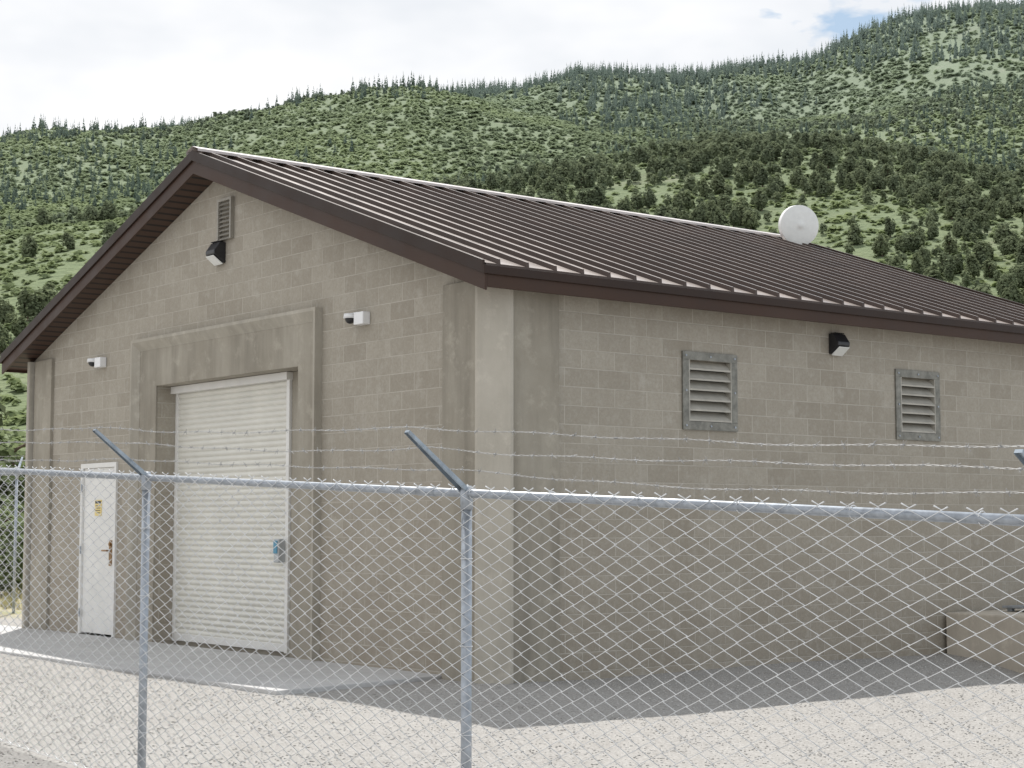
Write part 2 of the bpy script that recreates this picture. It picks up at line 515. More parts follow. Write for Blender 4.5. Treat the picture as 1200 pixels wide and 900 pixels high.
# scrub (oak brush, sage)
shr = [crown(18, [((0, 0, .3), (.5, .5, .36)), ((.25, .1, .28), (.35, .35, .3)), ((-.25, -.1, .3), (.3, .3, .26))], .50, .2, 1.4) for _ in range(6)]
uu, yy2, ss = [], [], []
for n, a, b, lo, hi in ((14000, 60, 520, .5, 1.6), (28000, 480, 1180, 1.1, 3.2), (20000, 1300, 2000, 2.4, 5.2)):
    a1, b1 = sample(n, a, b)
    uu.append(a1); yy2.append(b1); ss.append(rng.uniform(lo, hi, n))
u = np.concatenate(uu); Y = np.concatenate(yy2); S = np.concatenate(ss); X = u * Y
d = fbm(X / 90, Y / 120, 21)
keep = d + rng.uniform(-.25, .25, len(u)) > .30
u, Y, X, S, d = u[keep], Y[keep], X[keep], S[keep], d[keep]
tint = np.clip((fbm(X / 70 + 7, Y / 110, 31) - .36) * 3.4 + rng.uniform(-.10, .10, len(u)), 0, 1)
merge_inst('hillside_scrub', shr, np.stack([X, Y, terrain(u, Y) - .1], 1), S, tint, M['scrub'], wide=rng.uniform(.9, 1.7, len(u)))

# dark pinyon and juniper further up
u, Y = sample(8500, 560, 1200); X = u * Y
d = fbm(X / 130, Y / 170, 41) + np.clip(u, -.12, .25) * .5
keep = d + rng.uniform(-.10, .10, len(u)) > .575
u, Y, X = u[keep], Y[keep], X[keep]
vj2 = [crown(46, juniper_lobes(4), .30) for _ in range(6)]
merge_inst('pinyon_woodland', vj2, np.stack([X, Y, terrain(u, Y) - .1], 1), rng.uniform(2.2, 4.6, len(u)), rng.random(len(u)), M['jun'], wide=rng.uniform(.8, 1.2, len(u)))

# conifers on upper slopes and crests
vc = [conifer(52, .14, w) for w in (.15, .17, .2, .13, .18)]
u1, Y1_ = sample(13000, 1320, 2080); X1 = u1 * Y1_
d = fbm(X1 / 150, Y1_ / 200, 51)
k1 = d + rng.uniform(-.1, .1, len(u1)) + np.clip((Y1_ - 1650) / 900, -.1, .25) > .56
u1, Y1_ = u1[k1], Y1_[k1]
u2 = rng.uniform(-UL, .08, 520); Y2_ = 1150 + rng.normal(size=520) * 30
k2 = vnoise(u2 * 60, Y2_ * 0, 3) + rng.uniform(-.2, .2, 520) > .45
u2, Y2_ = u2[k2], Y2_[k2]
u3, Y3_ = sample(2000, 620, 1180)
k3 = fbm(u3 * Y3_ / 100, Y3_ / 150, 61) + (u3 > .05) * .08 > .55
u3, Y3_ = u3[k3], Y3_[k3]
u = np.concatenate([u1, u2, u3]); Y = np.concatenate([Y1_, Y2_, Y3_])
S = np.concatenate([rng.uniform(7, 19, len(u1)), rng.uniform(4, 12, len(u2)), rng.uniform(5, 10, len(u3))])
merge_inst('conifer_forest', vc, np.stack([u * Y, Y, terrain(u, Y) - .3], 1), S, rng.random(len(u)), M['con'])

# larger trees close to the building, with parts
def near_tree(x, y, h, wide, mat, label, name, lobes):
    z = float(ground_z(np.array(x), np.array(y))) if y < 46 else float(terrain(np.array([x / y]), np.array([float(y)]))[0])
    e = empty(name, (x, y, z))
    e.rotation_euler = (0, 0, random.uniform(0, 6))
    cv, cf = crown(2600, lobes, .05)
    cv = cv * np.array([h * wide, h * wide, h])
    mesh_obj('crown', cv, cf, mat, e)
    mb = MB()
    mb.tube([(0, 0, -.2), (.02 * h, 0, .2 * h), (0, .03 * h, .5 * h), (.02 * h, 0, .85 * h)], [.035 * h, .028 * h, .018 * h, .006 * h], 8)
    for j in range(7):
        a = random.uniform(0, 6.28); zz = .15 + .09 * j
        mb.tube([(0.01 * h, 0, zz * h), (.12 * h * math.cos(a) * wide, .12 * h * math.sin(a) * wide, (zz + .1) * h), (.25 * h * math.cos(a) * wide, .25 * h * math.sin(a) * wide, (zz + .18) * h)], [.014 * h, .01 * h, .004 * h], 5)
    mb.obj('trunk', M['bark'], e, True)
    top(e, label, 'tree' if 'tree' in name else 'bush')
near_tree(-13.4, 45, 4.3, 1.1, M['scrub'], 'bright yellow green leafy tree beside the fenced yard', 'leafy_tree', juniper_lobes(10))
near_tree(-16.6, 52, 6.4, .8, M['juni'], 'tall dark juniper tree behind the wire fence', 'juniper_tree', juniper_lobes(10))
near_tree(-14.9, 58, 5.0, 1.1, M['juni'], 'wide juniper tree at the foot of the hill', 'juniper_tree', juniper_lobes(10))
near_tree(-10.6, 36, 2.0, 1.3, M['scrub'], 'light green leafy bush beyond the wire fence', 'bush', [((0, 0, .5), (.4, .4, .45)), ((.3, 0, .4), (.25, .25, .35)), ((-.3, .1, .35), (.25, .25, .3))])
near_tree(-12.4, 38, 2.3, 1.1, M['scrub'], 'light green bush on dry grass beyond the fence', 'bush', [((0, 0, .5), (.4, .4, .45)), ((.3, 0, .4), (.25, .25, .35)), ((-.3, .1, .35), (.25, .25, .3))])

def grass_variant(n):
    a = rng.uniform(0, 6.28, n); b = rng.uniform(0, .25, n); h = rng.uniform(.5, 1, n); ln = rng.uniform(.1, .5, n)
    bx, by = b * np.cos(a), b * np.sin(a)
    tx, ty = bx + ln * h * np.cos(a), by + ln * h * np.sin(a)
    px_, py_ = -np.sin(a) * .025, np.cos(a) * .025
    v = np.stack([np.stack([bx - px_, by - py_, 0 * a], 1), np.stack([bx + px_, by + py_, 0 * a], 1),
                  np.stack([tx + px_ * .2, ty + py_ * .2, h], 1), np.stack([tx - px_ * .2, ty - py_ * .2, h], 1)], 1).reshape(-1, 3)
    return v, np.arange(4 * n).reshape(n, 4)
n = 2200
gx_ = rng.uniform(-20, 14, n); gy_ = rng.uniform(29.5, 46, n)
S = rng.uniform(.12, .38, n)
merge_inst('dry_grass', [grass_variant(26) for _ in range(4)], np.stack([gx_, gy_, ground_z(gx_, gy_)], 1), S, rng.random(n), M['grass'])

# loose stones on the gravel pad
n = 42000
py = np.sqrt(rng.uniform(9.0 ** 2, 24 ** 2, n)); pu = rng.uniform(-.34, .34, n); pxx = pu * py
lx, ly = w2b(pxx, py)
keep = ~((lx > -2.05) & (ly > .3) & (lx < 9.5) & (ly < 11)) & ~((lx > 0) & (ly > -.05) & (lx < 9.4))
pxx, py = pxx[keep], py[keep]
def pebble():
    t = (1 + 5 ** .5) / 2
    v = np.array([(-1, t, 0), (1, t, 0), (-1, -t, 0), (1, -t, 0), (0, -1, t), (0, 1, t), (0, -1, -t), (0, 1, -t), (t, 0, -1), (t, 0, 1), (-t, 0, -1), (-t, 0, 1)]) / 1.9
    v = v * rng.uniform(.75, 1.2, (12, 3)) * np.array([1, rng.uniform(.7, 1), .6])
    f = np.array([(0, 11, 5), (0, 5, 1), (0, 1, 7), (0, 7, 10), (0, 10, 11), (1, 5, 9), (5, 11, 4), (11, 10, 2), (10, 7, 6), (7, 1, 8), (3, 9, 4), (3, 4, 2), (3, 2, 6), (3, 6, 8), (3, 8, 9), (4, 9, 5), (2, 4, 11), (6, 2, 10), (8, 6, 7), (9, 8, 1)])
    return v, f
t = NT('stone'); a = t.n('ShaderNodeAttribute', attribute_name='tint').outputs['Fac']
M['stone'] = t.out(t.mix(a, (.27, .257, .24), (.50, .487, .465)), .9, 0, .2)
merge_inst('gravel', [pebble() for _ in range(6)], np.stack([pxx, py, ground_z(pxx, py) + (fbm(pxx * .9, py * .9, 3) - .5) * .05 + .001], 1),
           rng.uniform(.0045, .012, len(pxx)), rng.random(len(pxx)), M['stone'])

# ------------------------------------------------------------------ building
B = empty('building', (CX, CY, 0), ANG)
top(B, 'tan concrete block utility building with brown metal gable roof', 'building')
W, L = 10.44, 9.4
EO, GO = .26, .30
ZE, ZR = 3.70, 5.62
SL = (ZR - ZE) / (W / 2 + EO)

def wall_cells(mb, plane, u0, u1, z0, z1, holes, depth, front):
    us_ = sorted({u0, u1, *[h[0] for h in holes], *[h[1] for h in holes]})
    zs_ = sorted({z0, z1, *[h[2] for h in holes], *[h[3] for h in holes]})
    def P(u, z, d): return (front + d, u, z) if plane == 'x' else (u, front + d, z)
    for a, b in zip(us_[:-1], us_[1:]):
        for c, d in zip(zs_[:-1], zs_[1:]):
            m = ((a + b) / 2, (c + d) / 2)
            if any(h[0] < m[0] < h[1] and h[2] < m[1] < h[3] for h in holes): continue
            mb.add([P(a, c, 0), P(b, c, 0), P(b, d, 0), P(a, d, 0)], [(0, 1, 2, 3)])
    for h in holes:
        for (p, q) in (((h[0], h[2]), (h[0], h[3])), ((h[1], h[2]), (h[1], h[3])), ((h[0], h[3]), (h[1], h[3])), ((h[0], h[2]), (h[1], h[2]))):
            mb.add([P(*p, 0), P(*q, 0), P(*q, depth), P(*p, depth)], [(0, 1, 2, 3)])

GD = (3.38, 6.66, -.5, 3.05)
MD = (7.74, 8.70, -.5, 2.12)
mb = MB()
wall_cells(mb, 'x', .45, W - .45, -.5, 3.55, [GD, MD], .32, 0)
mb.add([(0, .45, 3.55), (0, W - .45, 3.55), (0, W - .45, 3.6 + .45 * SL), (0, W / 2, 5.44), (0, .45, 3.6 + .45 * SL)], [(0, 1, 2, 3, 4)])
mb.add([(0, .02, 3.60), (0, .45, 3.60), (0, .45, 3.6 + .45 * SL), (0, .02, 3.61)], [(0, 1, 2, 3)])
mb.add([(0, W - .02, 3.60), (0, W - .45, 3.60), (0, W - .45, 3.6 + .45 * SL), (0, W - .02, 3.61)], [(0, 1, 2, 3)])
V1, V2 = (2.43, 3.06, 2.39, 3.02), (5.70, 6.33, 2.39, 3.02)
wall_cells(mb, 'y', .45, L - .45, -.6, 3.62, [V1, V2], .2, 0)
mb.add([(.45, W, -.5), (L - .45, W, -.5), (L - .45, W, 3.62), (.45, W, 3.62)], [(0, 1, 2, 3)])
mb.add([(L, .45, -.5), (L, W - .45, -.5), (L, W - .45, 3.7), (L, W / 2, 5.44), (L, .45, 3.7)], [(0, 1, 2, 3, 4)])
mesh_obj('wall', mb.v, mb.f, M['block'], B)

I = lambda v: v
def corner(fx, fy, z1):
    e = empty('pilaster', (0, 0, 0), 0, B)
    q = [(-.045, .74), (-.045, .185), (.03, .180), (.03, .13), (.13, .03), (.180, .03), (.185, -.045), (.74, -.045), (.74, .1), (.3, .12), (.12, .3), (.1, .74)]
    m = MB(); m.prism([(fx(a_), fy(b_)) for a_, b_ in q], -.6, z1, 'z'); m.obj('panel', M['conc'], e, bevel=.006)
    q = [(-.100, .150), (-.115, .135), (-.115, .100), (.100, -.115), (.135, -.115), (.150, -.100), (.150, .008), (.12, .035), (.035, .12), (.008, .150)]
    m = MB(); m.prism([(fx(a_), fy(b_)) for a_, b_ in q], -.6, z1 - .003, 'z'); m.obj('rib', M['conc2'], e, bevel=.005)
corner(I, I, 3.63)
corner(I, lambda v: W - v, 3.61)
corner(lambda v: L - v, I, 3.63)
corner(lambda v: L - v, lambda v: W - v, 3.63)

# roof
roof = empty('roof', (0, 0, 0), 0, B)
def slope_panel(flip):
    m = MB(); x = -GO - .02
    xe = L + GO + .02; pitch = .33
    prof = [(x, 0)]
    xr = x + .15
    while xr < xe - .05:
        prof += [(xr - .017, 0), (xr - .012, .045), (xr + .012, .045), (xr + .017, 0)]
        xr += pitch
    prof.append((xe, 0))
    def Y_(y): return W - y if flip else y
    ya, yb = -EO - .035, W / 2 + .0
    za, zb = ZE - SL * .035, ZR
    n = len(prof)
    vs = [(px_, Y_(ya), za + h + .012) for px_, h in prof] + [(px_, Y_(yb), zb + h + .012) for px_, h in prof]
    fs = [(i, i + 1, n + i + 1, n + i) for i in range(n - 1)]
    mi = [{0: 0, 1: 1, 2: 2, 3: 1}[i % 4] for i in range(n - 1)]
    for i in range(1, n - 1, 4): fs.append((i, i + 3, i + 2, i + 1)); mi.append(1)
    o = len(vs); vs += [(prof[0][0], Y_(ya), za + .012), (prof[-1][0], Y_(ya), za + .012), (prof[-1][0], Y_(ya), za - .03), (prof[0][0], Y_(ya), za - .03)]
    fs.append((o, o + 1, o + 2, o + 3)); mi.append(1)
    m.add(vs, fs)
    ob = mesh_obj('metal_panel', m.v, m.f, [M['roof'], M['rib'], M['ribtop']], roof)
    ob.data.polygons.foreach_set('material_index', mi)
slope_panel(False); slope_panel(True)
m = MB()
for s_ in (1, -1):
    yc = W / 2
    m.add([(-GO - .045, yc, ZR + .085), (L + GO + .045, yc, ZR + .085), (L + GO + .045, yc - s_ * .14, ZR + .085 - SL * .14), (-GO - .045, yc - s_ * .14, ZR + .085 - SL * .14),
           (L + GO + .045, yc - s_ * .14, ZR + .055 - SL * .14), (-GO - .045, yc - s_ * .14, ZR + .055 - SL * .14)], [(0, 1, 2, 3), (3, 2, 4, 5)])
m.obj('ridge_cap', M['ridge'], roof)
m = MB(); T = .2
m.prism([(-EO, ZE - .005), (W / 2, ZR - .005), (W + EO, ZE - .005), (W + EO, ZE - T + .02), (W / 2, ZR - T - .03), (-EO, ZE - T + .02)], -GO, L + GO, 'x')
m.obj('soffit', M['soffit'], roof)
def rake(xa, xb, up, dn, name, mat):
    m = MB()
    y0 = -EO - .03
    z0 = ZE - SL * .03
    m.prism([(y0, z0 + up), (W / 2, ZR + up), (W - y0, z0 + up), (W - y0, z0 - dn), (W / 2, ZR - dn), (y0, z0 - dn)], xa, xb, 'x')
    return m.obj(name, mat, roof, bevel=.004)
rake(-GO - .025, -GO, -.01, .235, 'fascia', M['trim'])
rake(-GO - .05, -GO - .0255, .035, .085, 'drip_edge', M['trim2'])
rake(L + GO, L + GO + .025, -.01, .235, 'fascia', M['trim'])
rake(L + GO + .0255, L + GO + .05, .06, .085, 'drip_edge', M['trim2'])
for yy in (-1, 1):
    m = MB()
    ya, yb = (-EO - .025, -EO) if yy < 0 else (W + EO, W + EO + .025)
    m.box(-GO + .002, L + GO - .002, ya, yb, ZE - .215, ZE - .02); m.obj('fascia', M['trim'], roof, bevel=.004)
    m = MB()
    ya, yb = (-EO - .05, -EO - .0255) if yy < 0 else (W + EO + .0255, W + EO + .05)
    m.box(-GO - .05, L + GO + .05, ya, yb, ZE - .10, ZE - .022); m.obj('drip_edge', M['trim2'], roof, bevel=.004)

# garage surround: sunken panel inside a raised outer border
sur = empty('door_surround', (0, 0, 0), 0, B)
m = MB(); m.prism([(2.96, -.5), (2.96, 3.6), (7.19, 3.6), (7.19, -.5), (6.66, -.5), (6.66, 3.05), (3.38, 3.05), (3.38, -.5)], -.022, -.001, 'x')
m.obj('concrete_panel', M['conc'], sur, bevel=.004)
m = MB()
o1 = [(2.93, -.5), (2.93, 3.64), (7.22, 3.64), (7.22, -.5)]; oi = [(2.965, -.5), (2.965, 3.605), (7.185, 3.605), (7.185, -.5)]; o2 = [(3.045, -.5), (3.045, 3.50), (7.095, 3.50), (7.095, -.5)]
vs = [(-.095, *q) for q in o1] + [(-.095, *q) for q in oi] + [(-.024, *q) for q in o2] + [(.0, *q) for q in o1]
m.add(vs, [(0, 1, 5, 4), (1, 2, 6, 5), (2, 3, 7, 6), (4, 5, 9, 8), (5, 6, 10, 9), (6, 7, 11, 10), (12, 13, 1, 0), (13, 14, 2, 1), (14, 15, 3, 2)])
m.obj('border', M['conc3'], sur)

# roll-up door
gd = empty('roll_up_door', (0, 0, 0), 0, B)
m = MB(); xd = .27; prof = []
z = .0; pit = .066
while z < 3.03:
    for k, dd in enumerate((0, -.009, -.015, -.017, -.015, -.009)):
        prof.append((xd + dd, z + pit * k / 6 * .94))
    prof.append((xd + .004, z + pit * .97))
    z += pit
n = len(prof)
vs = [(a_, 4.02, b_) for a_, b_ in prof] + [(a_, 6.64, b_) for a_, b_ in prof]
m.add(vs, [(i, i + 1, n + i + 1, n + i) for i in range(n - 1)])
mesh_obj('curtain', m.v, m.f, M['doorw'], gd)
m = MB(); m.box(xd - .03, xd + .012, 4.03, 6.63, -.01, .075); m.obj('bottom_bar', M['white'], gd, bevel=.004)
m = MB(); m.box(xd - .05, xd + .01, 3.95, 4.015, -.02, 3.04); m.obj('guide_rail', M['white'], gd, bevel=.004)
m = MB(); m.box(xd - .03, xd + .01, 6.6, 6.657, -.02, 3.04); m.obj('guide_rail', M['white'], gd, bevel=.004)
m = MB(); m.box(xd - .1, xd + .01, 3.93, 6.655, 2.96, 3.045); m.obj('head_plate', M['white'], gd, bevel=.004)
m = MB(); m.box(xd + .012, xd + .05, 3.385, 6.657, -.5, 3.046); m.box(xd - .02, xd + .0115, 3.385, 3.945, -.5, 3.046); m.obj('jamb', M['conc'], gd)
kp = empty('keypad', (0, 0, 0), 0, gd)
m = MB(); m.box(xd - .14, xd - .0505, 4.0, 4.105, .96, 1.22); m.obj('housing', M['grey'], kp, bevel=.012)
m = MB(); m.box(xd - .152, xd - .1405, 4.015, 4.09, 1.06, 1.20); m.obj('faceplate', M['blue'], kp, bevel=.004)

# man door
dr = empty('door', (0, 0, 0), 0, B)
m = MB()
m.prism([(7.70, -.02), (7.70, 2.16), (8.74, 2.16), (8.74, -.02), (8.685, -.02), (8.685, 2.10), (7.755, 2.10), (7.755, -.02)], -.03, .09, 'x')
m.obj('frame', M['white'], dr, bevel=.004)
m = MB(); m.box(.0, .045, 7.758, 8.682, 0.0, 2.097); m.obj('leaf', M['white'], dr, bevel=.003)
m = MB(); m.box(-.012, -.0005, 7.83, 7.90, .86, 1.18); m.tube([(-.01, 7.865, 1.05), (-.06, 7.865, 1.05), (-.065, 7.99, 1.05)], .011, 8)
m.tube([(-.012, 7.865, 1.13), (-.03, 7.865, 1.13)], .02, 10)
m.obj('handle', M['brass'], dr)
m = MB(); m.box(-.008, -.0005, 8.15, 8.34, 1.49, 1.69)
sg = m.obj('warning_sign', M['yellow'], dr)
m = MB(); m.box(-.0105, -.0085, 8.165, 8.325, 1.645, 1.678)
for i in range(4): m.box(-.0105, -.0085, 8.175, 8.315 - .03 * (i % 2), 1.612 - i * .03, 1.621 - i * .03)
mk = m.obj('sign_markings', M['black'], sg)
m = MB()
for zz in (.25, 1.05, 1.85): m.tube([(-.035, 8.688, zz - .05), (-.035, 8.688, zz + .05)], .011, 8)
m.obj('hinge', M['galv'], dr)

# wall vents
def vent(plane, u0, u1, z0, z1, fw, nsl, depth=.12):
    v = empty('vent', (0, 0, 0), 0, B)
    m = MB()
    m.box(u0, u1, -.022, -.001, z1 - fw, z1); m.box(u0, u1, -.022, -.001, z0, z0 + fw)
    m.box(u0, u0 + fw, -.0218, -.001, z0 + fw, z1 - fw); m.box(u1 - fw, u1, -.0218, -.001, z0 + fw, z1 - fw)
    m.obj('frame', M['vframe'], v, bevel=.003)
    m = MB()
    for uu_ in (u0 + fw / 2, (u0 + u1) / 2, u1 - fw / 2):
        for zz in (z0 + fw / 2, z1 - fw / 2): m.tube([(uu_, -.022, zz), (uu_, -.030, zz)], .011, 8)
    for uu_ in (u0 + fw / 2, u1 - fw / 2): m.tube([(uu_, -.022, (z0 + z1) / 2), (uu_, -.030, (z0 + z1) / 2)], .011, 8)
    m.obj('bolts', M['galv'], v)
    m = MB(); a0, a1, b0, b1 = u0 + fw, u1 - fw, z0 + fw, z1 - fw
    st = (b1 - b0) / nsl
    for i in range(nsl):
        zb = b0 + i * st
        m.add([(a0, -.018, zb + .004), (a1, -.018, zb + .004), (a1, .07, zb + st * .95), (a0, .07, zb + st * .95),
               (a0, -.018, zb + .022), (a1, -.018, zb + .022), (a1, .07, zb + st * .95 + .012), (a0, .07, zb + st * .95 + .012)],
              [(0, 1, 2, 3), (4, 5, 6, 7), (0, 1, 5, 4), (2, 3, 7, 6)])
    m.box(a0, a0 + .012, -.02, .07, b0, b1); m.box(a1 - .012, a1, -.02, .07, b0, b1)
    m.obj('louver', M['louver'], v)
    m = MB(); m.box(a0, a1, .1, .11, b0 - .02, b1 + .02)
    m.obj('backing', M['dark'], v)
vent('y', 2.36, 3.13, 2.315, 3.10, .085, 6)
vent('y', 5.63, 6.40, 2.315, 3.10, .085, 6)
def surf_vent():
    v = empty('vent', (0, 0, 0), 0, B)
    y0, y1, z0, z1 = 4.83, 5.15, 4.62, 5.10
    m = MB(); m.prism([(y0, z0), (y0, z1), (y1, z1), (y1, z0), (y1 - .03, z0), (y1 - .03, z1 - .03), (y0 + .03, z1 - .03), (y0 + .03, z0)], -.05, -.001, 'x')
    m.obj('frame', M['louver2'], v)
    m = MB()
    for i in range(9):
        zb = z0 + i * .05
        m.add([(-.048, y0 + .03, zb), (-.048, y1 - .03, zb), (-.004, y1 - .03, zb + .05), (-.004, y0 + .03, zb + .05)], [(0, 1, 2, 3)])
    m.obj('louver', M['louver2'], v)
surf_vent()

# apron slab and steps
S_ = MB(); 
S_.prism([(-2.02, .38), (-.002, .76), (-.002, 12.2), (-2.02, 12.2)], -.5, -.025, 'z')
sl = S_.obj('concrete_apron', M['slab'], None, bevel=.01); sl.location = (CX, CY, 0); sl.rotation_euler = (0, 0, ANG); sl['kind'] = 'structure'

st = empty('concrete_platform', (*b2w(6.38, 0), 0), ANG)
m = MB()
m.prism([(0, -.05), (4, -.05), (4, -1.9), (0, -1.9)], -.7, .39, 'z')
m.obj('base', M['stairc'], st, bevel=.018)
m = MB(); m.box(.7, 3, -1.5, -.3, .43, .455); m.box(.74, .80, -1.46, -1.40, .391, .429); m.box(.74, .80, -.40, -.34, .391, .429); m.box(2.9, 2.96, -1.46, -1.40, .391, .429)
m.obj('metal_plate', M['galv'], st, bevel=.004)
top(st, 'low tan concrete platform with metal plate against the block wall', 'platform')

# ------------------------------------------------------------------ wall lamps, cameras, dish
def wall_lamp(loc, rz, label, k=.78):
    e = empty('wall_lamp', loc, rz); e.scale = (k, k, k)
    m = MB(); m.prism([(-.002, .15), (-.10, .15), (-.19, .02), (-.19, -.03), (-.03, -.15), (-.002, -.15)], -.13, .13, 'x')
    m.obj('housing', M['black'], e, bevel=.012)
    m = MB(); m.prism([(-.187, -.045), (-.192, -.052), (-.045, -.168), (-.030, -.155)], -.115, .115, 'x')
    m.v = [(a_, b_ - .005, c_ - .005) for a_, b_, c_ in m.v]
    m.obj('lens', M['lens'], e, bevel=.004)
    m = MB()
    for i in range(5): m.box(-.1 + i * .045, -.092 + i * .045, -.12, -.02, .152, .165)
    m.obj('cooling_fin', M['black'], e)
    top(e, label, 'lamp')
x_, y_ = b2w(4.64, 0); wall_lamp((x_, y_, 3.31), ANG, 'black wall lamp with downward white lens on block wall', .73)
x_, y_ = b2w(0, 5.12); wall_lamp((x_, y_, 4.48), ANG - math.pi / 2, 'black wall lamp below the gable vent', .8)

def sec_cam(loc, rz):
    e = empty('security_camera', loc, rz); e.scale = (.85,) * 3
    m = MB(); m.box(.0, .20, -.11, -.002, -.07, .08); m.obj('junction_box', M['white2'], e, bevel=.01)
    m = MB(); m.tube([(-.10, -.09, .075), (-.10, -.09, .02)], [.075, .085], 20); m.tube([(-.02, -.06, .05), (-.10, -.075, .06)], .03, 10)
    m.tube([(.0, -.05, .06), (-.16, -.05, .06)], .035, 8)
    m.obj('housing', M['white2'], e, True)
    m = MB(); pts = [(-.10, -.09, .02 - .065 * math.sin(a)) for a in np.linspace(0, 1.5, 7)]
    m.tube(pts, [.065 * math.cos(a) for a in np.linspace(0, 1.5, 7)], 18)
    m.obj('dome', M['black'], e, True)
    top(e, 'white dome security camera with junction box on block wall', 'camera', 'security cameras on the gable wall')
for yy in (2.2, 8.26):
    x_, y_ = b2w(0, yy); sec_cam((x_, y_, 3.44), ANG - math.pi / 2)

# dish antenna standing on the roof close to the ridge
x_, y_ = b2w(9.4, 4.85)
e = empty('dish_antenna', (x_, y_, 5.49), 0)
m = MB(); m.tube([(0, .10, -.02), (0, .10, .33)], .025, 10); m.tube([(0, .10, .2), (.22, .25, .02)], .014, 8); m.tube([(0, .10, .2), (-.22, .25, -.02)], .014, 8)
m.obj('mast', M['galv'], e, True)
def revolve(prof, n=40):
    vs, fs = [], []
    for r_, d_ in prof:
        for k in range(n):
            a = 2 * math.pi * k / n; vs.append((r_ * math.cos(a), d_, r_ * math.sin(a)))
    for i in range(len(prof) - 1):
        for k in range(n):
            k2 = (k + 1) % n; fs.append((i * n + k, i * n + k2, (i + 1) * n + k2, (i + 1) * n + k))
    return vs, fs
def dish_part(name, prof, mat):
    vs, fs = revolve(prof)
    m = MB(); m.add(vs, fs); o = m.obj(name, mat, e, True)
    o.location = (0, -.02, .28); o.rotation_euler = (R(4), 0, R(14)); return o
dish_part('reflector', [(.30, -.10), (.305, -.02), (.26, .03), (.18, .07), (.07, .09), (.001, .09)], M['white2'])
dish_part('radome', [(.30, -.102), (.285, -.108), (.2, -.122), (.1, -.130), (.045, -.132), (.04, -.137), (.001, -.137)], M['lens'])
top(e, 'round white dish antenna on a short mast at the roof ridge', 'antenna')

# ------------------------------------------------------------------ chain link fence
def chain_mesh(s0, s1, zr, hgt, w, r, y0=0.0, tip=.022):
    n = int((s1 - s0) / w)
    K = int(hgt / (w / 2))
    Vs, Fs = [], []; off = 0
    sides = 4
    cs = np.array([[math.cos(a), math.sin(a)] for a in np.arange(sides) * 2 * math.pi / sides + .785])
    for i in range(n):
        sc = s0 + i * w; ph = 1 if i % 2 == 0 else -1
        k = np.arange(-1, K + 1)
        s = sc + (w / 2 + r * .6) * ph * np.where(k % 2 == 0, 1, -1)
        wob = .0018 * np.sin(k * 1.7 + i) + .003 * math.sin(i * 2.3)
        v = k * w / 2 - tip + .003 * math.sin(i * .7)
        s = s + wob
        y = y0 + np.where(k % 2 == 0, r, -r) * ph + .012 * np.sin(s * 1.9) * np.sin(v * 3)
        s[0] = s[1] + (s[0] - s[1]) * .45; v[0] = v[1] - (w / 2) * .45
        z = zr(sc) - v
        P = np.stack([s, y, z], 1)
        T = np.gradient(P, axis=0); T[1:-1] = np.array([0, 0, -1]); T /= np.linalg.norm(T, axis=1, keepdims=True)
        U = np.cross(T, np.array([0, 1, 0])); U /= np.linalg.norm(U, axis=1, keepdims=True)
        Bn = np.array([[0, 1, 0]])
        rr = r * 1.25
        ring_ = P[:, None] + rr * (cs[None, :, :1] * U[:, None]) + r * cs[None, :, 1:] * Bn[:, None]
        m_ = len(P)
        Vs.append(ring_.reshape(-1, 3))
        a = np.arange(m_ - 1)[:, None] * sides + np.arange(sides)[None]
        b = np.arange(m_ - 1)[:, None] * sides + (np.arange(sides)[None] + 1) % sides
        Fs.append(np.stack([a, b, b + sides, a + sides], -1).reshape(-1, 4) + off)
        off += m_ * sides
    return np.vstack(Vs), np.vstack(Fs)

def barbed(mb, s0, s1, fpos, seed):
    rr = random.Random(seed)
    N = int((s1 - s0) / .022)
    for ph in (0, math.pi):
        pts = []
        for i in range(N + 1):
            s = s0 + (s1 - s0) * i / N; p_ = fpos(s); a = s * 55 + ph
            pts.append((s, p_[0] + .0024 * math.cos(a), p_[1] + .0024 * math.sin(a)))
        mb.tube(pts, .0011, 4)
    s = s0
    while s < s1:
        p_ = fpos(s)
        for q in range(2):
            a = rr.uniform(0, 6.28); d = .015
            mb.tube([(s - .008 + q * .012, p_[0] - d * math.cos(a), p_[1] - d * math.sin(a)), (s + q * .004, p_[0], p_[1]), (s + .008 + q * .012, p_[0] + d * math.cos(a + .4), p_[1] + d * math.sin(a + .4))], .0012, 4)
        mb.tube([(s - .006, p_[0], p_[1]), (s + .008, p_[0], p_[1])], .0042, 5)
        s += .125

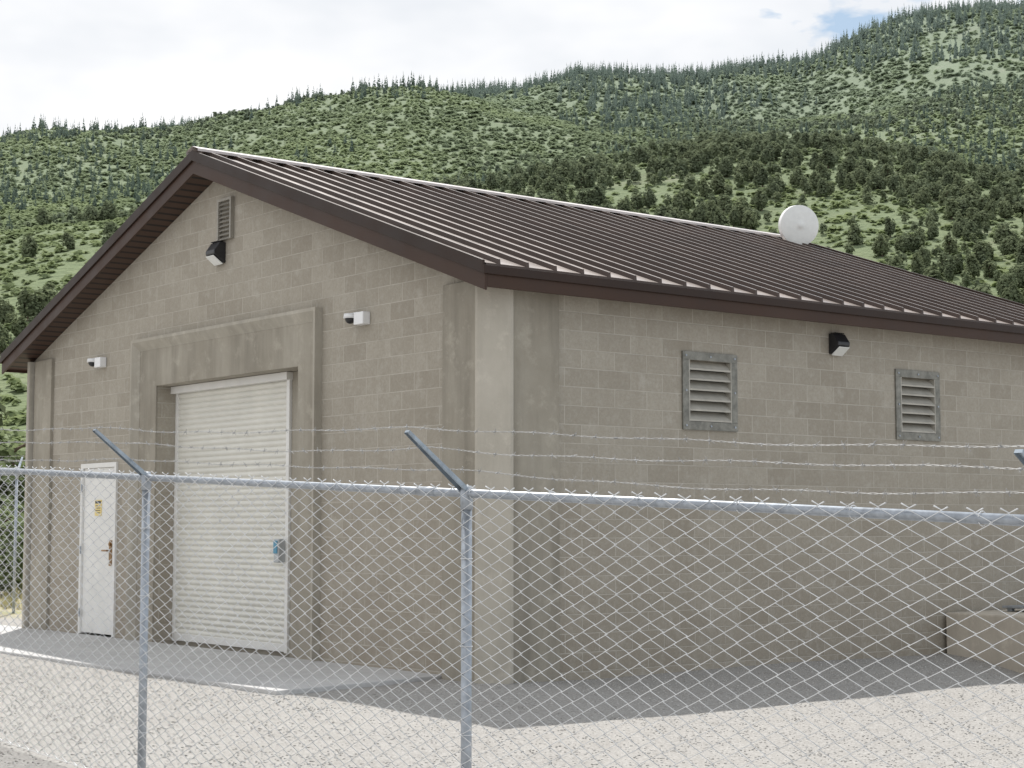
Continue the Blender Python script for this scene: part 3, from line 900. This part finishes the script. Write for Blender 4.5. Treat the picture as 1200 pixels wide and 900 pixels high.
def build_fence(loc, rz, s0, s1, posts, zr, hgt, w, wr, label, prad=.025, rrad=.0195, arm=(-.34, .28), barbs=True, tilt=0.0):
    e = empty('chain_link_fence', loc, rz)
    V, F = chain_mesh(s0, s1, zr, hgt, w, wr, -.026)
    me = fast_mesh('wire_mesh', V, F, M['wire']); me.parent = e
    m = MB(); m.tube([(s0, 0, zr(s0)), (s1, 0, zr(s1))], rrad, 16)
    sv = s0 + 1.7
    while sv < s1:
        m.tube([(sv - .07, 0, zr(sv - .07)), (sv + .07, 0, zr(sv + .07))], rrad * 1.14, 16); sv += 6.4
    m.obj('top_rail', M['galv'], e, True)
    s = s0 + .2
    while s < s1:
        zc = zr(s); m = MB()
        m.tube([(s, (rrad + .006) * math.cos(a), zc + (rrad + .006) * math.sin(a)) for a in np.linspace(-2.6, 2.9, 12)], .0018, 4); s += .55
        m.obj('tie_wire', M['wire'], e)
    m = MB(); m.tube([(s0, -.022, zr(s0) - hgt + .05), (s1, -.022, zr(s1) - hgt + .05)], .002, 4)
    m.obj('tension_wire', M['wire'], e)
    for ps in posts:
        z = zr(ps)
        po = MB(); po.tube([(ps, .0, z - hgt - .4), (ps, .0, z - .045)], prad, 18)
        post = po.obj('post', M['galv'], e, True)
        c = MB(); c.tube([(ps, 0, z - .075), (ps, 0, z - .03), (ps, 0, z + .012), (ps, 0, z + .035)], [prad * 1.18, prad * 1.2, prad * 1.25, prad * .9], 16)
        c.tube([(ps - .03, 0, z + .001), (ps + .03, 0, z - .001)], rrad * 1.28, 16)
        c.obj('post_cap', M['galv'], post, True)
        for q in range(4):
            tw = MB()
            zz = z - .3 - q * .4
            tw.tube([(ps + (prad + .004) * math.cos(a), (prad + .004) * math.sin(a), zz) for a in np.linspace(-3.1, 2.9, 12)], .0018, 4)
            tw.obj('tie_wire', M['wire'], post)
        if arm:
            a = MB(); ay, az = arm
            az = az - tilt * max(0, ps)
            L_ = math.hypot(ay, az); d = Vector((0, ay / L_, az / L_)); nn = Vector((0, -d.z, d.y)); 
            hw = .024
            p0 = Vector((ps, 0, z + .02))
            p1 = Vector((ps, ay, z + az))
            def sec(p_, h_, fl): return [p_ + Vector((-h_, 0, 0)) + nn * fl, p_ + Vector((-h_, 0, 0)), p_ + Vector((h_, 0, 0)), p_ + Vector((h_, 0, 0)) + nn * fl]
            A = sec(p0, hw, .022); Bq = sec(p1, hw * .62, .014)
            th = nn * .004
            vs = A + Bq + [q + th + Vector((.003 if i < 2 else -.003, 0, 0)) for i, q in enumerate(A)] + [q + th + Vector((.003 if i < 2 else -.003, 0, 0)) for i, q in enumerate(Bq)]
            fs = [(0, 1, 5, 4), (1, 2, 6, 5), (2, 3, 7, 6), (8, 9, 13, 12), (9, 10, 14, 13), (10, 11, 15, 14), (4, 5, 6, 7), (0, 8, 12, 4), (3, 11, 15, 7)]
            a.add(vs, fs)
            a.obj('barb_arm', M['arm'], post)
    if barbs:
        ay, az = arm
        for j, fr in enumerate((.32, .66, .97)):
            m = MB()
            def fp(s, fr=fr, j=j):
                d = min(abs(s - q) for q in posts) / 1.53
                sag = -.022 * (1 - (1 - min(1, d)) ** 2) * (1 + .5 * math.sin(j * 2.1 + s))
                return (ay * fr, zr(s) + .02 + (az - tilt * max(0, s)) * fr + sag + .004 * math.sin(s * 7 + j))
            barbed(m, s0, s1, fp, j)
            m.obj('barbed_wire', M['bwire'], e)
    top(e, label, 'fence')
    return e
FA = math.atan2(-.766, .643)
D = 3.067
build_fence((-.209, 8.05, 0), FA, -8.4, 5.3, [-2 * D, -D, 0, D + .11], lambda s: 1.51 - .0447 * s, 1.86, .068, .0027,
            'galvanized chain link fence topped with angled barbed wire strands', tilt=.016)
build_fence((-8.1, 28.5, 0), math.pi, -.02, 12, [0, 3.05, 6.1, 9.15], lambda s: 2.2, 2.3, .11, .003,
            'distant chain link fence at the edge of the dry grass', arm=(-.3, .3), barbs=True)

# ------------------------------------------------------------------ light, world, camera
sd = Vector((.05, -.58, -1))
sun = bpy.data.lights.new('sun', 'SUN'); sun.energy = 5.0; sun.angle = R(.53); sun.color = (1, .968, .92)
so = bpy.data.objects.new('sun', sun); so.rotation_euler = sd.to_track_quat('-Z', 'Y').to_euler(); link(so)
w = bpy.data.worlds.new('World'); scene.world = w; w.use_nodes = True
t = NT('w', w)
sky = t.n('ShaderNodeTexSky', sky_type='NISHITA'); sky.sun_disc = False
sky.sun_elevation = R(60); sky.sun_rotation = R(-5); sky.altitude = 1800; sky.air_density = 1; sky.dust_density = 1
tc = t.n('ShaderNodeTexCoord'); mp = t.n('ShaderNodeMapping'); mp.inputs['Scale'].default_value = (1, 1, 2.2); mp.inputs['Location'].default_value = (.3, 0, .1)
t.l(tc.outputs['Generated'], mp.inputs[0])
sx = t.n('ShaderNodeSeparateXYZ'); t.l(tc.outputs['Generated'], sx.inputs[0])
cn = t.noise(mp.outputs[0], 13.0, 5, .55, .2)
bias = t.math('SUBTRACT', .30, t.ramp(sx.outputs[0], .11, .18, 0, .315))
cf = t.ramp(t.math('ADD', cn, bias), .42, .51)
cs_ = t.noise(mp.outputs[0], 5.5, 4, .6)
cc = t.mix(t.ramp(cs_, .35, .65), (8.6, 8.9, 9.35), (10.6, 10.6, 10.7))
c = t.mix(cf, t.mix(.5, sky.outputs[0], (7.5, 9.2, 10.5)), cc)
bg = t.n('ShaderNodeBackground'); bg.inputs[1].default_value = .1; t.l(c, bg.inputs[0])
o = t.n('ShaderNodeOutputWorld'); t.l(bg.outputs[0], o.inputs[0])

cam = bpy.data.cameras.new('camera'); cam.sensor_width = 36; cam.lens = 61.2
cam.clip_start = .1; cam.clip_end = 6000
co = bpy.data.objects.new('camera', cam); co.location = (0, 0, H); co.rotation_euler = (R(90 + 4.66), 0, 0); link(co)
scene.camera = co
